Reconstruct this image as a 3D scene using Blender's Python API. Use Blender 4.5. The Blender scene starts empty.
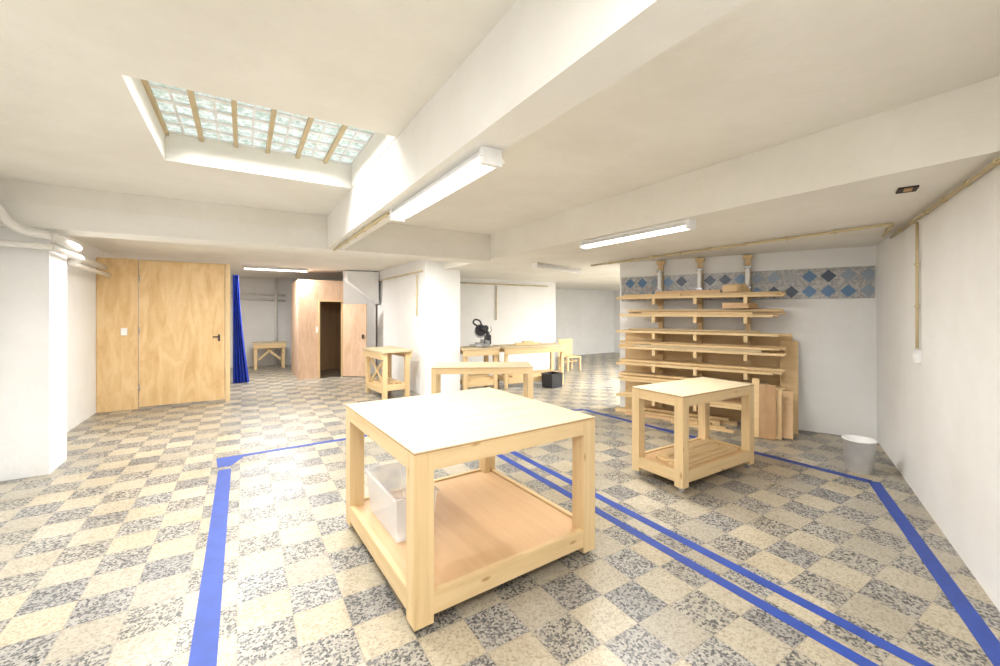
import bpy, bmesh, math, random
from mathutils import Vector, Matrix, Euler
random.seed(7)
S=bpy.context.scene
try:
    S.view_settings.view_transform='Standard'
except Exception as e: print(e)

# ---------------- materials ----------------
def newmat(name):
    m=bpy.data.materials.new(name); m.use_nodes=True
    nt=m.node_tree; b=nt.nodes['Principled BSDF']
    return m,nt,b
def nd(nt,t,**kw):
    n=nt.nodes.new(t)
    for k,v in kw.items(): setattr(n,k,v)
    return n
def ramp(nt,stops,interp='LINEAR'):
    r=nd(nt,'ShaderNodeValToRGB'); cr=r.color_ramp; cr.interpolation=interp
    while len(cr.elements)<len(stops): cr.elements.new(0.5)
    for e,(p,c) in zip(cr.elements,stops):
        e.position=p; e.color=(c[0],c[1],c[2],1)
    return r
def mix(nt,f,a,b,mode='MIX'):
    m=nd(nt,'ShaderNodeMix',data_type='RGBA',blend_type=mode)
    for s,v in ((m.inputs[0],f),(m.inputs[6],a),(m.inputs[7],b)):
        if hasattr(v,'links'): nt.links.new(v,s)
        elif isinstance(v,(int,float)): s.default_value=v
        else: s.default_value=(v[0],v[1],v[2],1)
    return m.outputs[2]
def coords(nt,scale=(1,1,1),loc=(0,0,0),rot=(0,0,0)):
    tc=nd(nt,'ShaderNodeTexCoord'); mp=nd(nt,'ShaderNodeMapping')
    mp.inputs['Scale'].default_value=scale; mp.inputs['Location'].default_value=loc; mp.inputs['Rotation'].default_value=rot
    nt.links.new(tc.outputs['Object'],mp.inputs[0]); return mp.outputs[0]
def noise(nt,vec,scale,detail=3,rough=.5):
    n=nd(nt,'ShaderNodeTexNoise'); n.inputs['Scale'].default_value=scale; n.inputs['Detail'].default_value=detail
    n.inputs['Roughness'].default_value=rough
    nt.links.new(vec,n.inputs['Vector']); return n.outputs['Fac']
def bump(nt,b,h,strength=.2,dist=.01):
    n=nd(nt,'ShaderNodeBump'); n.inputs['Strength'].default_value=strength; n.inputs['Distance'].default_value=dist
    nt.links.new(h,n.inputs['Height']); nt.links.new(n.outputs[0],b.inputs['Normal'])

def plaster(name,c1,c2,rough=.85,bs=.3):
    m,nt,b=newmat(name); v=coords(nt)
    n1=noise(nt,v,1.3,6,.65); n2=noise(nt,v,18,4,.6)
    r=ramp(nt,[(.33,c2),(.62,c1)]); nt.links.new(n1,r.inputs[0])
    nt.links.new(r.outputs[0],b.inputs['Base Color']); b.inputs['Roughness'].default_value=rough
    bump(nt,b,n2,bs,.012); return m
M_wall=plaster('wall_plaster',(.875,.875,.87),(.82,.815,.80))
M_ceil=plaster('ceiling_plaster',(.85,.825,.765),(.785,.755,.685))
M_beam=plaster('beam_plaster',(.86,.845,.80),(.80,.775,.725))

def flat(name,c,rough=.5,metal=0.0,var=.06):
    m,nt,b=newmat(name); v=coords(nt); n=noise(nt,v,9,3)
    r=ramp(nt,[(.3,[x*(1-var) for x in c]),(.7,[min(1,x*(1+var)) for x in c])]); nt.links.new(n,r.inputs[0])
    nt.links.new(r.outputs[0],b.inputs['Base Color']); b.inputs['Roughness'].default_value=rough; b.inputs['Metallic'].default_value=metal
    return m
def wood(name,axis,c1,c2,knots=True,rough=.55):
    m,nt,b=newmat(name)
    sc=[14,14,14]; sc[axis]=.9
    v=coords(nt,tuple(sc)); n=noise(nt,v,1.6,5,.6)
    v2=coords(nt); n2=noise(nt,v2,2.2,2)
    r=ramp(nt,[(.32,c2),(.6,c1)]); nt.links.new(n,r.inputs[0])
    c=mix(nt,n2,r.outputs[0],[x*y for x,y in zip(c1,(1.06,1.0,.9))])
    if knots:
        ks=[9,9,9]; ks[axis]=3.2
        vk=coords(nt,tuple(ks)); vo=nd(nt,'ShaderNodeTexVoronoi'); vo.inputs['Scale'].default_value=1.0
        nt.links.new(vk,vo.inputs['Vector'])
        rk=ramp(nt,[(.05,(.8,.8,.8)),(.13,(0,0,0))]); nt.links.new(vo.outputs['Distance'],rk.inputs[0])
        c=mix(nt,rk.outputs[0],c,(.42,.22,.08))
    nt.links.new(c,b.inputs['Base Color']); b.inputs['Roughness'].default_value=rough
    bump(nt,b,n,.12,.004); return m
P1=(.74,.57,.335); P2=(.58,.40,.195)
PINE=[wood('pine_x',0,P1,P2),wood('pine_y',1,P1,P2),wood('pine_z',2,P1,P2)]
M_ply=wood('plywood_sheet',0,(.74,.55,.31),(.62,.43,.21),False)
M_top=wood('tabletop_board',0,(.60,.51,.355),(.50,.395,.245),False,.8)
M_shelf=wood('shelf_board',1,(.70,.48,.28),(.60,.38,.20),False,.5)
def blotchy(name,c1,c2,c3,axis=2):
    m,nt,b=newmat(name); sc=[5,5,5]; sc[axis]=1.2
    v=coords(nt,tuple(sc)); n=noise(nt,v,1.5,6,.65); n.node.inputs['Distortion'].default_value=1.2
    r=ramp(nt,[(.3,c3),(.48,c2),(.65,c1)]); nt.links.new(n,r.inputs[0])
    nt.links.new(r.outputs[0],b.inputs['Base Color']); b.inputs['Roughness'].default_value=.5; return m
M_part=blotchy('partition_plywood',(.78,.57,.31),(.72,.49,.24),(.62,.39,.17))
M_pink=blotchy('booth_plywood',(.74,.53,.38),(.69,.47,.32),(.60,.39,.25))
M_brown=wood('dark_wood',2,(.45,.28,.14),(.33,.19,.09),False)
M_white=flat('white_enamel',(.90,.90,.89),.4)
M_pipe=flat('white_pipe',(.80,.78,.74),.45)
M_tan=flat('tan_conduit',(.60,.50,.30),.5)
M_black=flat('black_metal',(.03,.03,.035),.4)
M_grey=flat('grey_metal',(.45,.45,.46),.35,.7)
M_tape=flat('blue_tape',(.022,.06,.31),.5,0,.12)
M_tarp=flat('blue_tarp',(.02,.06,.50),.45,0,.2)
M_conc=flat('glassblock_concrete',(.80,.81,.80),.8)
M_bar=flat('skylight_bar',(.55,.44,.27),.7)
M_dark=flat('dark_void',(.05,.04,.035),.9)
M_gap=flat('door_gap',(.20,.12,.05),.9)
m,nt,b=newmat('clear_plastic'); b.inputs['Base Color'].default_value=(.95,.95,.95,1); b.inputs['Roughness'].default_value=.2
b.inputs['Alpha'].default_value=.40; M_plas=m
def emis(name,c,s):
    m,nt,b=newmat(name); v=coords(nt); n=noise(nt,v,6,2)
    r=ramp(nt,[(.3,[x*.93 for x in c]),(.7,c)]); nt.links.new(n,r.inputs[0])
    b.inputs['Base Color'].default_value=(.9,.9,.9,1)
    nt.links.new(r.outputs[0],b.inputs['Emission Color']); b.inputs['Emission Strength'].default_value=s; return m
M_tube=emis('fluorescent_tube_glow',(1,.98,.95),6)
m,nt,b=newmat('glass_block'); v=coords(nt); n=noise(nt,v,22,3,.7)
r=ramp(nt,[(.35,(.42,.54,.44)),(.48,(.66,.76,.72)),(.62,(.95,.98,1))]); nt.links.new(n,r.inputs[0])
b.inputs['Base Color'].default_value=(.12,.16,.14,1); b.inputs['Roughness'].default_value=.15
nt.links.new(r.outputs[0],b.inputs['Emission Color']); b.inputs['Emission Strength'].default_value=.9; M_glass=m  # daylight through the blocks is put in as emission colour

# floor: checkerboard terrazzo
TS=.25
m,nt,b=newmat('terrazzo_checker_floor')
v=coords(nt,(1/TS,1/TS,1/TS),(.1,.25,.5))
ch=nd(nt,'ShaderNodeTexChecker'); ch.inputs['Scale'].default_value=1.0
ch.inputs['Color1'].default_value=(1,1,1,1); ch.inputs['Color2'].default_value=(0,0,0,1); nt.links.new(v,ch.inputs['Vector'])
fl=nd(nt,'ShaderNodeVectorMath',operation='FLOOR'); nt.links.new(v,fl.inputs[0])
wn=nd(nt,'ShaderNodeTexWhiteNoise'); wn.noise_dimensions='3D'; nt.links.new(fl.outputs[0],wn.inputs['Vector'])
vv=coords(nt)
vo=nd(nt,'ShaderNodeTexVoronoi'); vo.inputs['Scale'].default_value=92; nt.links.new(vv,vo.inputs['Vector'])
sep=nd(nt,'ShaderNodeSeparateColor'); nt.links.new(vo.outputs['Color'],sep.inputs[0])
rch=ramp(nt,[(0,(.075,.078,.085)),(.19,(.075,.078,.085)),(.20,(.16,.16,.165)),(.40,(.19,.185,.18)),(.41,(.34,.33,.305)),(.7,(.42,.405,.37)),(1,(.42,.405,.37))],'CONSTANT')
nt.links.new(sep.outputs[0],rch.inputs[0])
vo2=nd(nt,'ShaderNodeTexVoronoi'); vo2.inputs['Scale'].default_value=95; nt.links.new(vv,vo2.inputs['Vector'])
sep2=nd(nt,'ShaderNodeSeparateColor'); nt.links.new(vo2.outputs['Color'],sep2.inputs[0])
rl=ramp(nt,[(0,(.33,.29,.225)),(.3,(.44,.40,.32)),(.8,(.51,.47,.385))]); nt.links.new(sep2.outputs[0],rl.inputs[0])
tint=ramp(nt,[(0,(.76,.76,.77)),(.35,(.92,.90,.87)),(.75,(1.0,.95,.85)),(1,(1.0,1.0,1.0))]); nt.links.new(wn.outputs['Value'],tint.inputs[0])
c=mix(nt,ch.outputs['Color'],rl.outputs[0],rch.outputs[0])
c=mix(nt,1.0,c,tint.outputs[0],'MULTIPLY')
big=noise(nt,vv,.8,5,.65); rb=ramp(nt,[(.35,(.80,.77,.72)),(.6,(1,1,1))]); nt.links.new(big,rb.inputs[0])
c=mix(nt,.8,c,rb.outputs[0],'MULTIPLY')
wv=coords(nt,(.5,2.2,1)); wnz=noise(nt,wv,1.7,8,.75); rw=ramp(nt,[(.62,(0,0,0)),(.72,(.4,.4,.4))]); nt.links.new(wnz,rw.inputs[0])
c=mix(nt,rw.outputs[0],c,(.58,.57,.55))
fr=nd(nt,'ShaderNodeVectorMath',operation='FRACTION'); nt.links.new(v,fr.inputs[0])
sx=nd(nt,'ShaderNodeSeparateXYZ'); nt.links.new(fr.outputs[0],sx.inputs[0])
mn=nd(nt,'ShaderNodeMath',operation='MINIMUM'); nt.links.new(sx.outputs[0],mn.inputs[0]); nt.links.new(sx.outputs[1],mn.inputs[1])
lt=nd(nt,'ShaderNodeMath',operation='LESS_THAN'); nt.links.new(mn.outputs[0],lt.inputs[0]); lt.inputs[1].default_value=.012
c=mix(nt,lt.outputs[0],c,(.27,.23,.18))
nt.links.new(c,b.inputs['Base Color'])
rr=ramp(nt,[(.3,(.27,)*3),(.7,(.46,)*3)]); nt.links.new(noise(nt,vv,3,4),rr.inputs[0]); nt.links.new(rr.outputs[0],b.inputs['Roughness'])
M_floor=m
# patterned wall tiles
m,nt,b=newmat('patterned_wall_tiles')
tcv=coords(nt,(5.0,1,5.0),(0.13,.5,.13))
fl=nd(nt,'ShaderNodeVectorMath',operation='FLOOR'); nt.links.new(tcv,fl.inputs[0])
wn=nd(nt,'ShaderNodeTexWhiteNoise'); nt.links.new(fl.outputs[0],wn.inputs['Vector'])
fr=nd(nt,'ShaderNodeVectorMath',operation='FRACTION'); nt.links.new(tcv,fr.inputs[0])
sb=nd(nt,'ShaderNodeVectorMath',operation='SUBTRACT'); nt.links.new(fr.outputs[0],sb.inputs[0]); sb.inputs[1].default_value=(.5,0,.5)
ab=nd(nt,'ShaderNodeVectorMath',operation='ABSOLUTE'); nt.links.new(sb.outputs[0],ab.inputs[0])
sx=nd(nt,'ShaderNodeSeparateXYZ'); nt.links.new(ab.outputs[0],sx.inputs[0])
ad=nd(nt,'ShaderNodeMath',operation='ADD'); nt.links.new(sx.outputs[0],ad.inputs[0]); nt.links.new(sx.outputs[2],ad.inputs[1])
lt=nd(nt,'ShaderNodeMath',operation='LESS_THAN'); nt.links.new(ad.outputs[0],lt.inputs[0]); lt.inputs[1].default_value=.42
colr=ramp(nt,[(0,(.09,.19,.36)),(.3,(.28,.34,.42)),(.5,(.17,.29,.46)),(.72,(.38,.39,.41)),(.85,(.05,.07,.12))],'CONSTANT'); nt.links.new(wn.outputs['Value'],colr.inputs[0])
pn=noise(nt,coords(nt),34,2); rp=ramp(nt,[(.45,(.33,.33,.34)),(.55,(.50,.49,.48))]); nt.links.new(pn,rp.inputs[0])
c=mix(nt,lt.outputs[0],rp.outputs[0],colr.outputs[0])
nt.links.new(c,b.inputs['Base Color']); b.inputs['Roughness'].default_value=.3; M_tiles=m

# ---------------- mesh builder ----------------
class B:
    def __init__(s): s.bm=bmesh.new(); s.mats=[]
    def mi(s,m):
        if m not in s.mats: s.mats.append(m)
        return s.mats.index(m)
    def box(s,x0,x1,y0,y1,z0,z1,mat=None,M=None):
        if mat is None:
            d=[x1-x0,y1-y0,z1-z0]; mat=PINE[d.index(max(d))]
        i=s.mi(mat); vs=[]
        for z in (z0,z1):
            for (x,y) in ((x0,y0),(x1,y0),(x1,y1),(x0,y1)):
                p=Vector((x,y,z)); vs.append(s.bm.verts.new(M@p if M else p))
        for f in ((3,2,1,0),(4,5,6,7),(0,1,5,4),(1,2,6,5),(2,3,7,6),(3,0,4,7)):
            fc=s.bm.faces.new([vs[k] for k in f]); fc.material_index=i
        return s
    def hexa(s,V,mat):
        i=s.mi(mat); V=[s.bm.verts.new(p) for p in V]
        for fc in ((0,1,2,3),(7,6,5,4),(0,4,5,1),(1,5,6,2),(2,6,7,3),(3,7,4,0)): s.bm.faces.new([V[k] for k in fc]).material_index=i
        return s
    def cyl(s,p,q,r,mat,n=14,r2=None):
        i=s.mi(mat); p=Vector(p); q=Vector(q); r2=r if r2 is None else r2
        d=(q-p).normalized(); a=d.orthogonal().normalized(); c=d.cross(a)
        A=[];C=[]
        for k in range(n):
            t=2*math.pi*k/n; o=a*math.cos(t)+c*math.sin(t)
            A.append(s.bm.verts.new(p+o*r)); C.append(s.bm.verts.new(q+o*r2))
        for k in range(n):
            f=s.bm.faces.new([A[k],A[(k+1)%n],C[(k+1)%n],C[k]]); f.material_index=i; f.smooth=True
        f=s.bm.faces.new(A[::-1]); f.material_index=i
        f=s.bm.faces.new(C); f.material_index=i
        return s
    def tube(s,pts,r,mat,n=12):
        i=s.mi(mat); pts=[Vector(p) for p in pts]; rings=[]
        prev=None
        for k,p in enumerate(pts):
            t=(pts[min(k+1,len(pts)-1)]-pts[max(k-1,0)]).normalized()
            a=t.orthogonal().normalized() if prev is None else (prev-t*prev.dot(t)).normalized()
            prev=a; c=t.cross(a)
            rings.append([s.bm.verts.new(p+(a*math.cos(2*math.pi*j/n)+c*math.sin(2*math.pi*j/n))*r) for j in range(n)])
        for A,C in zip(rings,rings[1:]):
            for j in range(n):
                f=s.bm.faces.new([A[j],A[(j+1)%n],C[(j+1)%n],C[j]]); f.material_index=i; f.smooth=True
        for R in (rings[0][::-1],rings[-1]):
            f=s.bm.faces.new(R); f.material_index=i
        return s
    def prism(s,poly,z0,z1,mat):
        i=s.mi(mat)
        A=[s.bm.verts.new((x,y,z0)) for x,y in poly]; C=[s.bm.verts.new((x,y,z1)) for x,y in poly]; n=len(poly)
        for k in range(n):
            f=s.bm.faces.new([A[k],A[(k+1)%n],C[(k+1)%n],C[k]]); f.material_index=i
        s.bm.faces.new(A[::-1]).material_index=i; s.bm.faces.new(C).material_index=i
        return s
    def done(s,name,loc=(0,0,0),rz=0,bevel=0,parent=None):
        bmesh.ops.recalc_face_normals(s.bm,faces=s.bm.faces)
        me=bpy.data.meshes.new(name); s.bm.to_mesh(me); s.bm.free()
        for m in s.mats: me.materials.append(m)
        o=bpy.data.objects.new(name,me); S.collection.objects.link(o)
        o.location=loc; o.rotation_euler=(0,0,math.radians(rz))
        if bevel:
            md=o.modifiers.new('bev','BEVEL'); md.width=bevel; md.segments=2; md.limit_method='ANGLE'; md.angle_limit=math.radians(50)
        if parent: o.parent=parent
        return o
def round_path(pts,r=.08,n=5):
    pts=[Vector(p) for p in pts]; out=[pts[0]]
    for a,b,c in zip(pts,pts[1:],pts[2:]):
        d1=(a-b).normalized(); d2=(c-b).normalized()
        rr=min(r,(a-b).length*.45,(c-b).length*.45)
        p=b+d1*rr; q=b+d2*rr
        for k in range(n+1):
            t=k/n; out.append(p*(1-t)**2+b*2*t*(1-t)+q*t*t)
    out.append(pts[-1]); return out

# ---------------- room shell ----------------
K=Vector((6.74,1.93,0)); RA=113.7; WA=203.7
ZC=2.82; ZS=2.43; ZF=2.62
f=B(); f.box(-2.4,12.8,-2.6,14.6,-.1,0,M_floor); f.done('floor')
c=B()
c.box(-2.3,-.53,-2.6,5.65,ZC,3.1,M_ceil); c.box(.91,3.315,-2.6,5.65,ZC,3.1,M_ceil)
c.box(-.53,.91,-2.6,2.84,ZC,3.1,M_ceil); c.box(-.53,.91,4.25,5.65,ZC,3.1,M_ceil)
c.box(3.315,12.8,-2.6,14.6,ZS,3.1,M_ceil)
c.box(-2.3,3.315,5.65,14.6,ZF,3.1,M_ceil)
c.done('ceiling')
ZB=2.41
B().box(.915,1.115,-1.4,5.65,ZB,ZC,M_beam).done('ceiling_beam')
B().box(-1.98,3.315,5.65,6.05,2.40,2.62,M_beam).done('ceiling_beam')
B().box(-2.25,-1.98,-2.6,14.6,0,2.82,M_wall).done('wall_left')
B().box(-1.98,-1.62,5.82,6.3,0,2.40,M_wall).done('wall_pier')
B().box(-1.98,2.95,14.2,14.4,0,ZF,M_wall).done('wall_far_left')
w=B(); w.box(2.92,3.65,7.38,9.0,0,ZS,M_wall); w.box(2.97,3.2,9.0,14.4,0,ZS,M_wall); w.box(2.92,3.315,7.38,14.4,ZS,ZF,M_wall); w.done('wall_centre')
B().box(3.65,7.4,9.0,9.2,0,ZS,M_wall).done('wall_back')
B().box(7.2,7.4,9.2,11.6,0,ZS,M_wall).done('wall_return')
B().box(7.2,12.8,11.6,11.8,0,ZS,M_wall).done('wall_far_right')
B().box(12.5,12.7,1.9,11.6,0,ZS,M_wall).done('wall_east')
B().box(6.9,12.7,1.7,1.9,0,ZS,M_wall).done('wall_hidden_side')
B().box(0,3.25,-.16,0,0,ZS,M_wall).done('wall_rear',K,RA)
B().box(-.2,9.8,0,.16,0,ZC,M_wall).done('wall_right',K,WA)
B().box(.02,3.22,0.001,.012,1.775,2.18,M_tiles).done('trim_wall_tiles',K,RA)

# skylight
e=bpy.data.objects.new('window_skylight',None); S.collection.objects.link(e); e.location=(0,0,0)
u0,u1,v0,v1=-.53,.91,2.84,4.25; zg=3.06
g=B(); cols=12; rows=7; cu=(u1-u0)/cols; cv=(v1-v0)/rows
fr_=B(); fr_.box(u0,u1,v0,v1,zg+.02,zg+.06,M_conc)
for i in range(cols):
    for j in range(rows):
        g.box(u0+i*cu+.008,u0+(i+1)*cu-.008,v0+j*cv+.02,v0+(j+1)*cv-.02,zg-.0,zg+.019,M_glass)
for j in range(rows+1): fr_.box(u0,u1,v0+j*cv-.020,v0+j*cv+.020,zg-.012,zg+.02,M_conc)
for i in range(cols+1): fr_.box(u0+i*cu-.008,u0+i*cu+.008,v0,v1,zg-.008,zg+.02,M_conc)
for i in range(2,cols,2): fr_.box(u0+i*cu-.016,u0+i*cu+.016,v0,v1,zg-.04,zg-.008,M_bar)
fr_.box(u0,u0+.025,v0,v1,zg-.04,zg-.008,M_bar)
g.done('glass_blocks',parent=e); fr_.done('skylight_frame',parent=e)

# ---------------- lights ----------------
LP=.97
def area(name,loc,rz,sx,sy,power,col=(1,.99,.965),parent=None,rx=0):
    l=bpy.data.lights.new(name,'AREA'); l.shape='RECTANGLE'; l.size=sx; l.size_y=sy; l.energy=power*LP; l.color=col
    o=bpy.data.objects.new(name,l); S.collection.objects.link(o); o.location=loc; o.rotation_euler=(rx,0,math.radians(rz))
    if parent: o.parent=parent
    return o
def fixture(loc,rz,L,power,lit=True,double=False):
    e=bpy.data.objects.new('fluorescent_light_seen_or_added',None); S.collection.objects.link(e)  # shared by the visible lights and the added, unseen fill lights
    e.location=loc; e.rotation_euler=(0,0,math.radians(rz))
    b=B(); b.box(-L/2+.001,L/2-.001,-.035,.035,-.045,-.001,M_white)
    for sgn in (1,-1):
        p=[(-L/2+.002,sgn*.036,-.02),(L/2-.002,sgn*.036,-.02),(L/2-.002,sgn*.075,-.055),(-L/2+.002,sgn*.075,-.055)]
        b.hexa(p+[(x,y,z-.006) for x,y,z in p],M_white)
    for sg in (-1,1):
        x0=sg*(L/2+.004); x1=sg*(L/2-.03)
        b.box(min(x0,x1),max(x0,x1),-.055,.055,-.085,-.002,M_white)
    b.done('housing',parent=e)
    t=B(); t.cyl((-L/2+.03,.027,-.065),(L/2-.03,.027,-.065),.017,M_tube if lit else M_white); t.cyl((-L/2+.03,-.027,-.065),(L/2-.03,-.027,-.065),.017,M_tube if lit else M_white)
    t.done('tubes',parent=e)
    if lit: area('lamp',(0,0,-.088),0,L-.1,.09,power,parent=e)
    return e
def fix_uv(a,b_,z,power,lit=True):
    a=Vector(a); b_=Vector(b_); m=(a+b_)/2; d=b_-a
    return fixture((m.x,m.y,z),math.degrees(math.atan2(d.y,d.x)),d.length,power,lit)
fix_uv((1.045,1.76),(1.045,3.24),ZB,26)
fix_uv((3.42,2.25),(3.42,3.65),ZS,54)
fix_uv((4.15,5.6),(5.55,6.05),ZS,0,False)
fix_uv((.0,10.7),(1.3,10.7),ZF,110)
fix_uv((-1.2,6.35),(.4,6.35),ZF,75)  # added fill light, unseen behind the cross beam, brightens the far left
fix_uv((1.2,6.35),(2.6,6.35),ZF,85)  # second added fill, also kept out of sight by the cross beam
fix_uv((8.5,5.0),(9.6,6.0),ZS,420)  # added to brighten the far room, hidden by the rack wall
fix_uv((6.4,4.5),(7.4,5.5),ZS,120)  # another added light behind the rack wall, lifts the mid-right
fix_uv((0.0,-.9),(0.0,.5),ZC,58)  # added fill light behind and above the camera, out of view
fix_uv((-1.3,1.2),(-1.3,2.8),ZC,38)  # added fill light on the left, outside the frame
fix_uv((1.25,-.7),(1.25,.2),ZC,28)  # added fill light beside the camera, never in view
sk=area('skylight_daylight',((u0+u1)/2,(v0+v1)/2,zg-.06),0,1.2,1.2,60,(.95,.98,1.0)); sk.data.spread=math.radians(130)
W=bpy.data.worlds.new('World'); S.world=W; W.use_nodes=True
W.node_tree.nodes['Background'].inputs[0].default_value=(.9,.95,1,1); W.node_tree.nodes['Background'].inputs[1].default_value=.8

# ---------------- conduits/pipes ----------------
def conduit(name,pts,r=.014,mat=M_tan,loc=(0,0,0),rz=0,clips=True,rad=.05):
    b=B(); b.tube(round_path(pts,rad),r,mat,10)
    if clips:
        for a,c_ in zip(pts,pts[1:]):
            a=Vector(a); c_=Vector(c_); L=(c_-a).length; n=int(L/.45)
            for k in range(1,n+1):
                p=a.lerp(c_,k/(n+1)); d=(c_-a).normalized()*.012
                b.cyl(p-d,p+d,r*1.5,mat,8)
    return b.done(name,loc,rz)
conduit('ceiling_conduit',[(.99,5.6,ZB-.022),(.99,3.3,ZB-.022)])
conduit('ceiling_conduit',[(5.78,1.60,ZS-.025),(5.05,1.33,ZS-.025),(5.15,5.3,ZS-.025)])
conduit('wall_conduit',[(1.0,-.022,ZS-.04),(9,-.022,ZS-.04)],r=.013,loc=K,rz=WA)
conduit('wall_conduit',[(2.05,-.022,ZS-.07),(2.05,-.022,1.29)],r=.011,loc=K,rz=WA)
B().box(2.01,2.09,-.04,-.001,1.17,1.28,M_white).box(2.03,2.07,-.047,-.04,1.2,1.25,M_white).done('wall_switch',K,WA,.004)
conduit('wall_conduit',[(2.89,7.75,2.33),(2.89,7.75,1.52)])
B().box(2.87,2.918,7.70,7.80,1.40,1.51,M_white).done('wall_switch',bevel=.004)
conduit('wall_conduit',[(5.45,8.97,2.26),(5.45,8.97,1.4)])
conduit('wall_conduit',[(2.89,7.45,2.38),(2.89,10.5,2.38)])
conduit('wall_conduit',[(3.7,8.97,2.30),(7.1,8.97,2.30)])
b=B()
b.tube(round_path([(-1.93,4.9,2.74),(-1.92,5.48,2.62),(-1.78,5.58,2.36),(-1.54,5.60,2.32)],.12,6),.042,M_pipe)
b.tube(round_path([(-1.93,5.56,2.23),(-1.54,5.60,2.22)],.12,6),.03,M_pipe)
b.done('heating_pipes')
b=B()
b.tube(round_path([(-1.55,5.62,2.32),(-1.55,6.4,2.31),(-1.80,6.9,2.30),(-1.86,8.85,2.30)],.12,6),.042,M_pipe)
b.tube(round_path([(-1.55,5.62,2.21),(-1.52,6.4,2.20),(-1.76,6.95,2.19),(-1.80,8.85,2.18)],.12,6),.03,M_pipe)
b.done('heating_pipes')
b=B()
for z in (2.2,2.05): b.cyl((-1.9,14.12,z),(1.1,14.12,z-.1),.03,M_pipe)
b.cyl((.85,14.1,0),(.85,14.1,2.6),.04,M_pipe); b.done('heating_pipes')
B().box(-.07,.07,-.05,.05,-.012,-.001,M_dark).box(-.07,.0,-.02,.02,-.02,-.012,M_brown).done('ceiling_vent',(3.80,.93,ZS),20)

# ---------------- tape ----------------
def strip(name,segs,w):
    b=B(); 
    for (x0,y0),(x1,y1) in segs:
        a=Vector((x0,y0)); c_=Vector((x1,y1)); d=(c_-a).normalized(); n=Vector((-d.y,d.x))*w/2
        b.prism([tuple(a+n),tuple(a-n),tuple(c_-n),tuple(c_+n)],.0005,.0025,M_tape)
    return b.done(name)
strip('floor_tape_left',[((-.155,-1),(-.155,5.05))],.11)
strip('floor_tape_cross',[((-.24,5.44),(2.45,5.5))],.07)
b=B(); b.prism([(-.22,5.15),(-.10,5.15),(.02,5.42),(-.24,5.42)],.0005,.0027,M_tape); b.done('floor_tape_corner')
strip('floor_tape_double',[((2.40,-.2),(2.45,5.45)),((2.62,-.2),(2.62,5.45))],.075)
strip('floor_tape_right',[((4.75,5.05),(5.03,1.48)),((5.06,1.47),(2.2,.02)),((4.75,5.05),(4.2,5.3))],.09)

# ---------------- tables ----------------
def caster(b,x,y,h=.075):
    r=min(.033,h*.47)
    b.cyl((x-.013,y,r),(x+.013,y,r),r,M_grey,16)
    b.box(x-.02,x-.016,y-.018,y+.018,r*.9,h,M_grey); b.box(x+.016,x+.02,y-.018,y+.018,r*.9,h,M_grey)
    b.box(x-.03,x+.03,y-.03,y+.03,h-.006,h,M_grey)
def worktable(name,loc,rz,L,Wd,H,leg=.1,ap=.1,shelf=True,rail=(.10,.21),cast=True,over=.0,topmat=M_top,ch=.075):
    b=B(); x=L/2; y=Wd/2; z0=ch if cast else 0; zt=H-.02
    b.box(-x-over,x+over,-y-over,y+over,zt,H-.006,M_brown); b.box(-x-over,x+over,-y-over,y+over,H-.006,H,topmat)
    b.box(-x-over-.001,x+over+.001,-y-over-.001,y+over+.001,zt+.001,zt+.007,PINE[0])
    for sx in (-1,1):
        for sy in (-1,1):
            cx=sx*(x-leg/2); cy=sy*(y-leg/2)
            b.box(cx-leg/2,cx+leg/2,cy-leg/2,cy+leg/2,z0,zt)
            if cast: caster(b,cx,cy,ch)
    t=.035
    for sy in (-1,1):
        c0=sy*(y-.02)
        b.box(-x+leg,x-leg,c0-t/2,c0+t/2,zt-ap,zt)
        if shelf: b.box(-x+leg,x-leg,c0-t/2,c0+t/2,rail[0],rail[1])
    for sx in (-1,1):
        c0=sx*(x-.02)
        b.box(c0-t/2,c0+t/2,-y+leg,y-leg,zt-ap,zt)
        if shelf: b.box(c0-t/2,c0+t/2,-y+leg,y-leg,rail[0],rail[1])
    if shelf:
        zs=rail[1]-.03
        b.box(-x+.04,x-.04,-y+leg,y-leg,zs,zs+.018,M_shelf)
        b.box(-x+leg,x-leg,-y+.04,-y+leg,zs,zs+.018,M_shelf); b.box(-x+leg,x-leg,y-leg,y-.04,zs,zs+.018,M_shelf)
    return b.done(name,loc,rz)
worktable('wooden_worktable',(1.32,2.625,0),2.5,1.27,1.30,.908,leg=.105,ap=.085,rail=(.075,.185),ch=.035)
def tub(b,L,Wd,H,mat,t=.006,tp=.88):
    i=b.mi(mat)
    def ring(l,w,z): return [b.bm.verts.new(p) for p in ((-l,-w,z),(l,-w,z),(l,w,z),(-l,w,z))]
    R=[ring(L/2*tp,Wd/2*tp,0),None,ring(L/2+.015,Wd/2+.015,H),ring(L/2+.015,Wd/2+.015,H-.012),ring(L/2+.002,Wd/2+.002,H-.012)]
    R2=[ring(L/2-t,Wd/2-t,H),ring(L/2*tp-t,Wd/2*tp-t,t)]
    def br(A,C):
        for k in range(4): b.bm.faces.new([A[k],A[(k+1)%4],C[(k+1)%4],C[k]]).material_index=i
    b.bm.faces.new(R[0][::-1]).material_index=i
    br(R[0],R[4]); br(R[4],R[3]); br(R[3],R[2]); br(R[2],R2[0]); br(R2[0],R2[1]); b.bm.faces.new(R2[1]).material_index=i
b=B(); tub(b,.27,.60,.29,M_plas); b.done('plastic_storage_tub',(.91,2.77,.175),2.5,.006)
worktable('wooden_worktable',(3.86,2.52,0),0,1.18,.56,.862,leg=.085,ap=.08,rail=(.09,.19),ch=.05)
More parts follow.
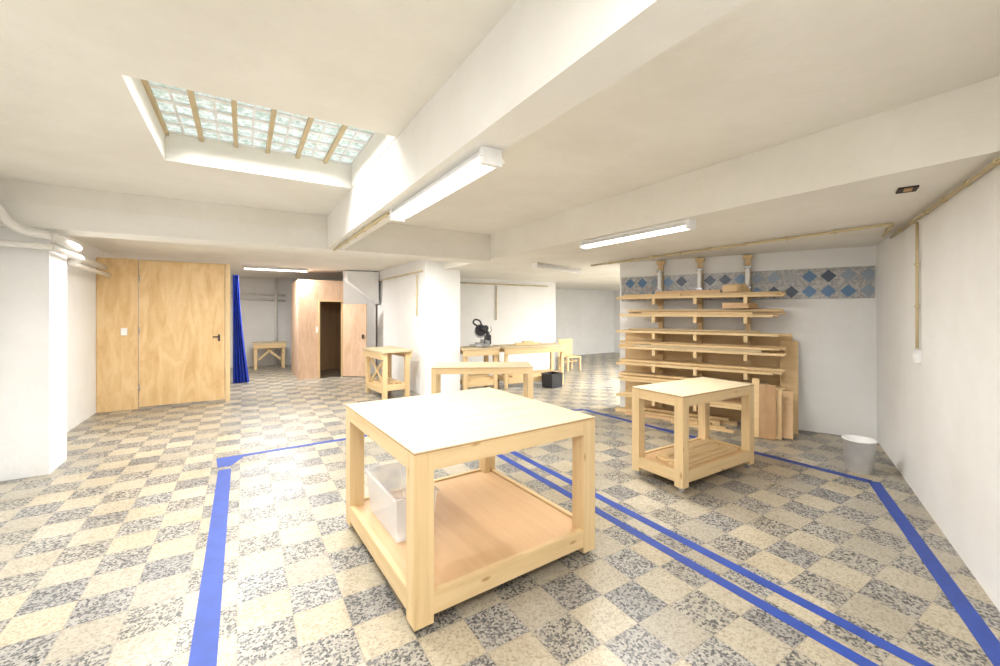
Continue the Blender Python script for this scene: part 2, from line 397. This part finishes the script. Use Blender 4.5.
b=B(); b.box(-.5,.45,-.18,-.03,0,.03); b.box(-.45,.46,0.0,.14,0,.03); b.box(-.48,.3,-.16,.0,.031,.058); b.box(-.42,.40,.02,.12,.031,.055); b.box(-.4,.2,-.12,-.04,.059,.085); b.done('scrap_planks',(3.86,2.50,.179),2,.003)
worktable('wooden_worktable',(2.87,5.10,0),-29,1.36,.60,.86,leg=.07,ap=.07,shelf=False,cast=False)
def bench(name,loc,rz,L,Wd,H,brace=True,shelf=True,leg=.08):
    b=B(); x=L/2;y=Wd/2
    b.box(-x,x,-y,y,H-.04,H,M_top)
    for sy in (-1,1): b.box(-x+.02,x-.02,sy*(y-.03)-.02,sy*(y-.03)+.02,H-.16,H-.04)
    for sx in (-1,1):
        for sy in (-1,1):
            b.box(sx*(x-.08)-leg/2,sx*(x-.08)+leg/2,sy*(y-.09)-leg/2,sy*(y-.09)+leg/2,0,H-.04)
        b.box(sx*(x-.08)-.02,sx*(x-.08)+.02,-y+.13,y-.13,.15,.25)
    if shelf:
        b.box(-x+.12,x-.12,-y+.07,y-.07,.2,.22,M_ply)
        b.box(-x+.12,x-.12,-y+.06,-y+.10,.10,.2)
        for k in range(5):
            yy=-y+.12+k*.08; b.box(-x+.15+random.random()*.1,x-.16,yy,yy+.06,.221,.25+random.random()*.05)
    if brace:
        Ld=math.hypot(L-.3,.5); a=math.atan2(.5,L-.3)
        for sg in (1,-1):
            M=Matrix.Translation((0,-y+.115+sg*.012,.5))@Matrix.Rotation(-sg*a,4,'Y')
            b.box(-Ld/2,Ld/2,-.011,.011,-.03,.03,PINE[0],M)
    return b.done(name,loc,rz,.003)
bench('wooden_workbench',(2.38,8.0,0),-90+6,1.0,.62,.89)
bench('wooden_workbench',(4.10,7.55,0),0,.85,.55,.88,False)
bench('wooden_workbench',(5.38,7.42,0),-6,1.55,.6,.88,False,True,.06)
b=B(); b.box(-.30,.25,-.06,.0,0,.05); b.box(-.2,.35,.03,.10,0,.04,M_shelf); b.box(-.1,.15,-.05,.08,.051,.08,M_ply); b.done('scrap_planks',(5.3,7.42,.883),-10,.002)
b=B(); tub(b,.34,.3,.3,M_black,.008,.95); b.done('black_crate',(5.62,6.95,0),10)
b=B(); b.box(-.25,.25,-.2,.2,.36,.39); 
for sx in(-1,1):
    for sy in(-1,1): b.box(sx*.22-.025,sx*.22+.025,sy*.17-.025,sy*.17+.025,0,.36)
b.box(-.25,.25,-.02,.02,.22,.27); b.box(-.25,.25,.17,.19,.39,.85,M_ply); b.done('wooden_stool',(7.65,8.7,0),0,.004)

# miter saw (head raised)
b=B()
b.cyl((0,0,.0),(0,0,.05),.17,M_grey,24); b.box(-.26,.26,-.06,.10,.03,.075,M_grey); b.box(-.26,-.05,.06,.085,.075,.14,M_grey); b.box(.05,.26,.06,.085,.075,.14,M_grey)
b.box(-.035,.035,-.25,0,.02,.055,M_grey)
b.box(-.06,.06,.08,.19,.05,.24,M_black)
b.tube(round_path([(0,.15,.20),(0,.13,.30),(0,.03,.38)],.06),.04,M_black)
b.cyl((-.025,-.02,.34),(.025,-.02,.34),.12,M_black,28); b.cyl((-.004,-.03,.305),(.004,-.03,.305),.125,M_grey,32)
b.cyl((.02,.02,.37),(.19,.03,.39),.06,M_black,18); b.cyl((-.02,.0,.36),(-.12,.0,.37),.045,M_black,18)
b.tube(round_path([(0,-.08,.42),(0,-.19,.49),(0,-.15,.57),(0,-.03,.54),(0,0,.43)],.05),.018,M_black)
b.tube([(0,.15,.22),(0,.22,.34),(0,.20,.42)],.012,M_grey,8)
b.done('miter_saw',(4.2,7.5,.884),-100,.002)

# ---------------- plywood partition with door ----------------
v=8.97
B().box(-1.975,-1.47,v,v+.04,0,2.47,M_part).done('wall_plywood_partition')
B().box(-.265,-.195,v-.03,v+.06,0,2.47).done('trim_1')
B().box(-1.44,-.27,v+.045,v+.08,2.36,2.47).done('trim_2')
e=bpy.data.objects.new('door_1',None); S.collection.objects.link(e)
b=B(); b.box(-1.455,-.272,v-.012,v+.03,.03,2.45,M_part); b.done('door_leaf',parent=e,bevel=.004)
b=B(); b.box(-.375,-.345,v-.02,v-.012,1.08,1.20,M_black); b.tube([(-.36,v-.02,1.16),(-.36,v-.05,1.16),(-.45,v-.05,1.16)],.009,M_black)
for k in(.3,1.25,2.1): b.cyl((-1.45,v-.018,k),(-1.45,v-.018,k+.1),.010,M_grey,8)
b.done('door_handle',parent=e)
B().box(-1.68,-1.60,v-.02,v-.001,1.22,1.34,M_white).done('wall_switch',bevel=.003)
# blue tarp
b=B(); i=b.mi(M_tarp); n=40; rows_=12; g_=[]
for r_ in range(rows_+1):
    z=2.42*(1-r_/rows_)+.01; wd=.08+.15*(r_/rows_)**1.5
    g_.append([b.bm.verts.new((-.19+wd*k/n*1.4, 11.0+.05*math.sin(k*.8+r_*.15)+.02*math.sin(k*2.1),z)) for k in range(n+1)])
for A,C in zip(g_,g_[1:]):
    for k in range(n):
        f=b.bm.faces.new([A[k],A[k+1],C[k+1],C[k]]); f.material_index=i; f.smooth=True
b.done('blue_tarp')
# plywood booth with doorway
b=B(); v=10.8
b.box(1.11,1.585,v,v+.04,0,2.35,M_pink); b.box(1.585,2.12,v,v+.04,1.85,2.35,M_pink); b.box(2.07,2.12,v,v+.04,0,1.85,M_pink)
b.box(1.11,1.15,v+.04,12.4,0,2.35,M_pink); b.box(1.55,1.585,v-.02,v,0,1.88); b.box(2.07,2.105,v-.02,v,0,1.88); b.box(1.585,2.07,v-.02,v,1.85,1.88)
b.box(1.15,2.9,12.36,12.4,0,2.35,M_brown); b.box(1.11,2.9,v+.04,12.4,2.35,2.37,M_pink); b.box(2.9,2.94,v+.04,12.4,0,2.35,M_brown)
b.box(1.5,1.54,v-.01,v,1.1,1.25,M_white)
b.done('wall_plywood_booth')
B().box(2.12,2.92,v+.0,v+.04,0,ZF,M_wall).done('wall_booth_side')
b=B(); b.prism([(0,0),(.60,0),(.60,.035),(0,.035)],.02,1.80,M_pink); b.box(.5,.54,-.03,0,.95,1.05,M_black); b.done('door_2',(2.10,10.74,0),-38)
b=B()
b.hexa(((2.12,10.79,2.6),(2.90,10.79,2.6),(2.90,10.79,1.80),(2.16,10.79,2.35),(2.12,10.45,2.6),(2.90,10.45,2.6),(2.90,10.45,1.80),(2.16,10.45,2.35)),M_wall)
b.done('wall_stair_soffit')
bench('wooden_trestle',(.65,13.6,0),0,.85,.5,.74,True,False)

# ---------------- lumber rack ----------------
R_=bpy.data.objects.new('lumber_rack',None); S.collection.objects.link(R_); R_.location=K; R_.rotation_euler=(0,0,math.radians(RA))
b=B()
posts=[2.57,2.0,1.38]; levels=[.28,.53,.78,1.03,1.28,1.53,1.80]
for t in posts:
    b.box(t-.035,t+.035,.03,.10,0,2.36)
    for z in levels: b.box(t-.022,t+.022,.10,.53,z-.085,z)
    b.box(t-.06,t+.06,.02,.12,2.36,2.41)
    b.cyl((t,.14,1.95),(t,.14,2.24),.03,M_white,12); b.box(t-.045,t+.045,.10,.18,2.22,2.25,M_grey); b.box(t-.045,t+.045,.10,.18,1.93,1.96,M_grey)
b.box(.86,3.15,.014,.028,.02,1.30,M_ply)
b.done('rack_frame',bevel=.002,parent=R_)
b=B()
random.seed(11)
tones=[PINE[0],M_ply,PINE[0],M_top,M_shelf,M_ply,PINE[0]]
for li,z in enumerate(levels):
    zz=z+.001
    b.box(.95+.06*(li%3),3.14-.05*(li%2),.42,.525,zz,zz+.035,PINE[0])
    for lay in range(3 if li in (1,3,5) else 2):
        y=.12
        while y<.38:
            w_=random.choice([.06,.09,.12,.16]); h_=random.choice([.025,.03,.035])
            a=.93+random.random()**2*.4; c_=3.14-random.random()**2*.35
            if lay>=1 and random.random()<.3: y+=w_; continue
            zb=zz+lay*.037
            w_=min(w_,.415-y)
            b.box(a,c_,y,y+w_-.004,zb,zb+h_,random.choice(tones)); y+=w_
    if li in (0,1,3,5): b.box(1.05+.1*li*.5,3.05-.06*li,.40+.017,.50,zz+.037,zz+.068,tones[li])
    if li==3: b.box(1.0,2.6,.43,.515,zz+.07,zz+.10,M_ply)
b.box(1.5,3.1,.15,.25,0,.06); b.box(1.7,3.2,.27,.38,0,.05); b.box(1.6,2.95,.17,.3,.061,.10); b.box(1.8,3.0,.40,.5,0,.04,M_shelf)
b.box(1.6,2.3,.55,.62,0,.04,M_part); b.box(1.5,2.1,.64,.69,0,.03,M_ply)
for k in range(8): b.box(1.35+k*.02,1.6+k*.01,.15+k*.03,.175+k*.03,1.88,1.95+.02*(k%3),M_ply)
for k in range(6): b.box(1.25+k*.02,1.62+k*.01,.12+k*.045,.16+k*.045,1.65,1.70+.015*(k%3),M_shelf if k%2 else M_ply)
b.box(1.7,2.6,.2,.33,1.875,1.92,M_shelf); b.box(2.2,3.0,.42,.50,1.838,1.87,M_ply)
b.done('stacked_planks',bevel=.002,parent=R_)
b=B()
for k,(a,c_,h,y0,y1,m_) in enumerate(((.80,1.0,1.20,.28,.04,M_ply),(.98,1.34,.60,.68,.56,M_part),(1.04,1.22,.66,.74,.60,M_brown),(.86,1.02,.56,.60,.38,M_shelf),(1.22,1.30,.72,.74,.56,M_ply))):
    L=math.hypot(h,y0-y1); an=math.atan2(y0-y1,h)
    M=Matrix.Translation((0,y0,0.005))@Matrix.Rotation(an,4,'X')
    b.box(a,c_,0,.018,0,L,m_,M)
b.done('leaning_sheets',parent=R_)

# white bin
b=B(); i=b.mi(M_white)
n=28; prof=[(.0,.0),(.11,.0),(.13,.31),(.14,.31),(.14,.32),(.125,.32),(.105,.012),(0,.012)]
R=[]
for r_,z in prof:
    R.append([b.bm.verts.new((r_*math.cos(2*math.pi*k/n),r_*math.sin(2*math.pi*k/n),z)) for k in range(n)] if r_>0 else [b.bm.verts.new((0,0,z))])
for A,C in zip(R,R[1:]):
    for k in range(n):
        if len(A)==1: f=b.bm.faces.new([A[0],C[k],C[(k+1)%n]])
        elif len(C)==1: f=b.bm.faces.new([A[k],A[(k+1)%n],C[0]])
        else: f=b.bm.faces.new([A[k],A[(k+1)%n],C[(k+1)%n],C[k]])
        f.material_index=i; f.smooth=True
b.done('waste_bin',(5.29,1.65,0))

# ---------------- camera ----------------
cd=bpy.data.cameras.new('Camera'); cam=bpy.data.objects.new('Camera',cd); S.collection.objects.link(cam)
cam.location=(0,0,1.6); cam.rotation_euler=(math.radians(90),0,math.radians(-31.8))
cd.sensor_width=36; cd.lens=415*.036; cd.shift_y=-.021; cd.clip_start=.05
S.camera=cam
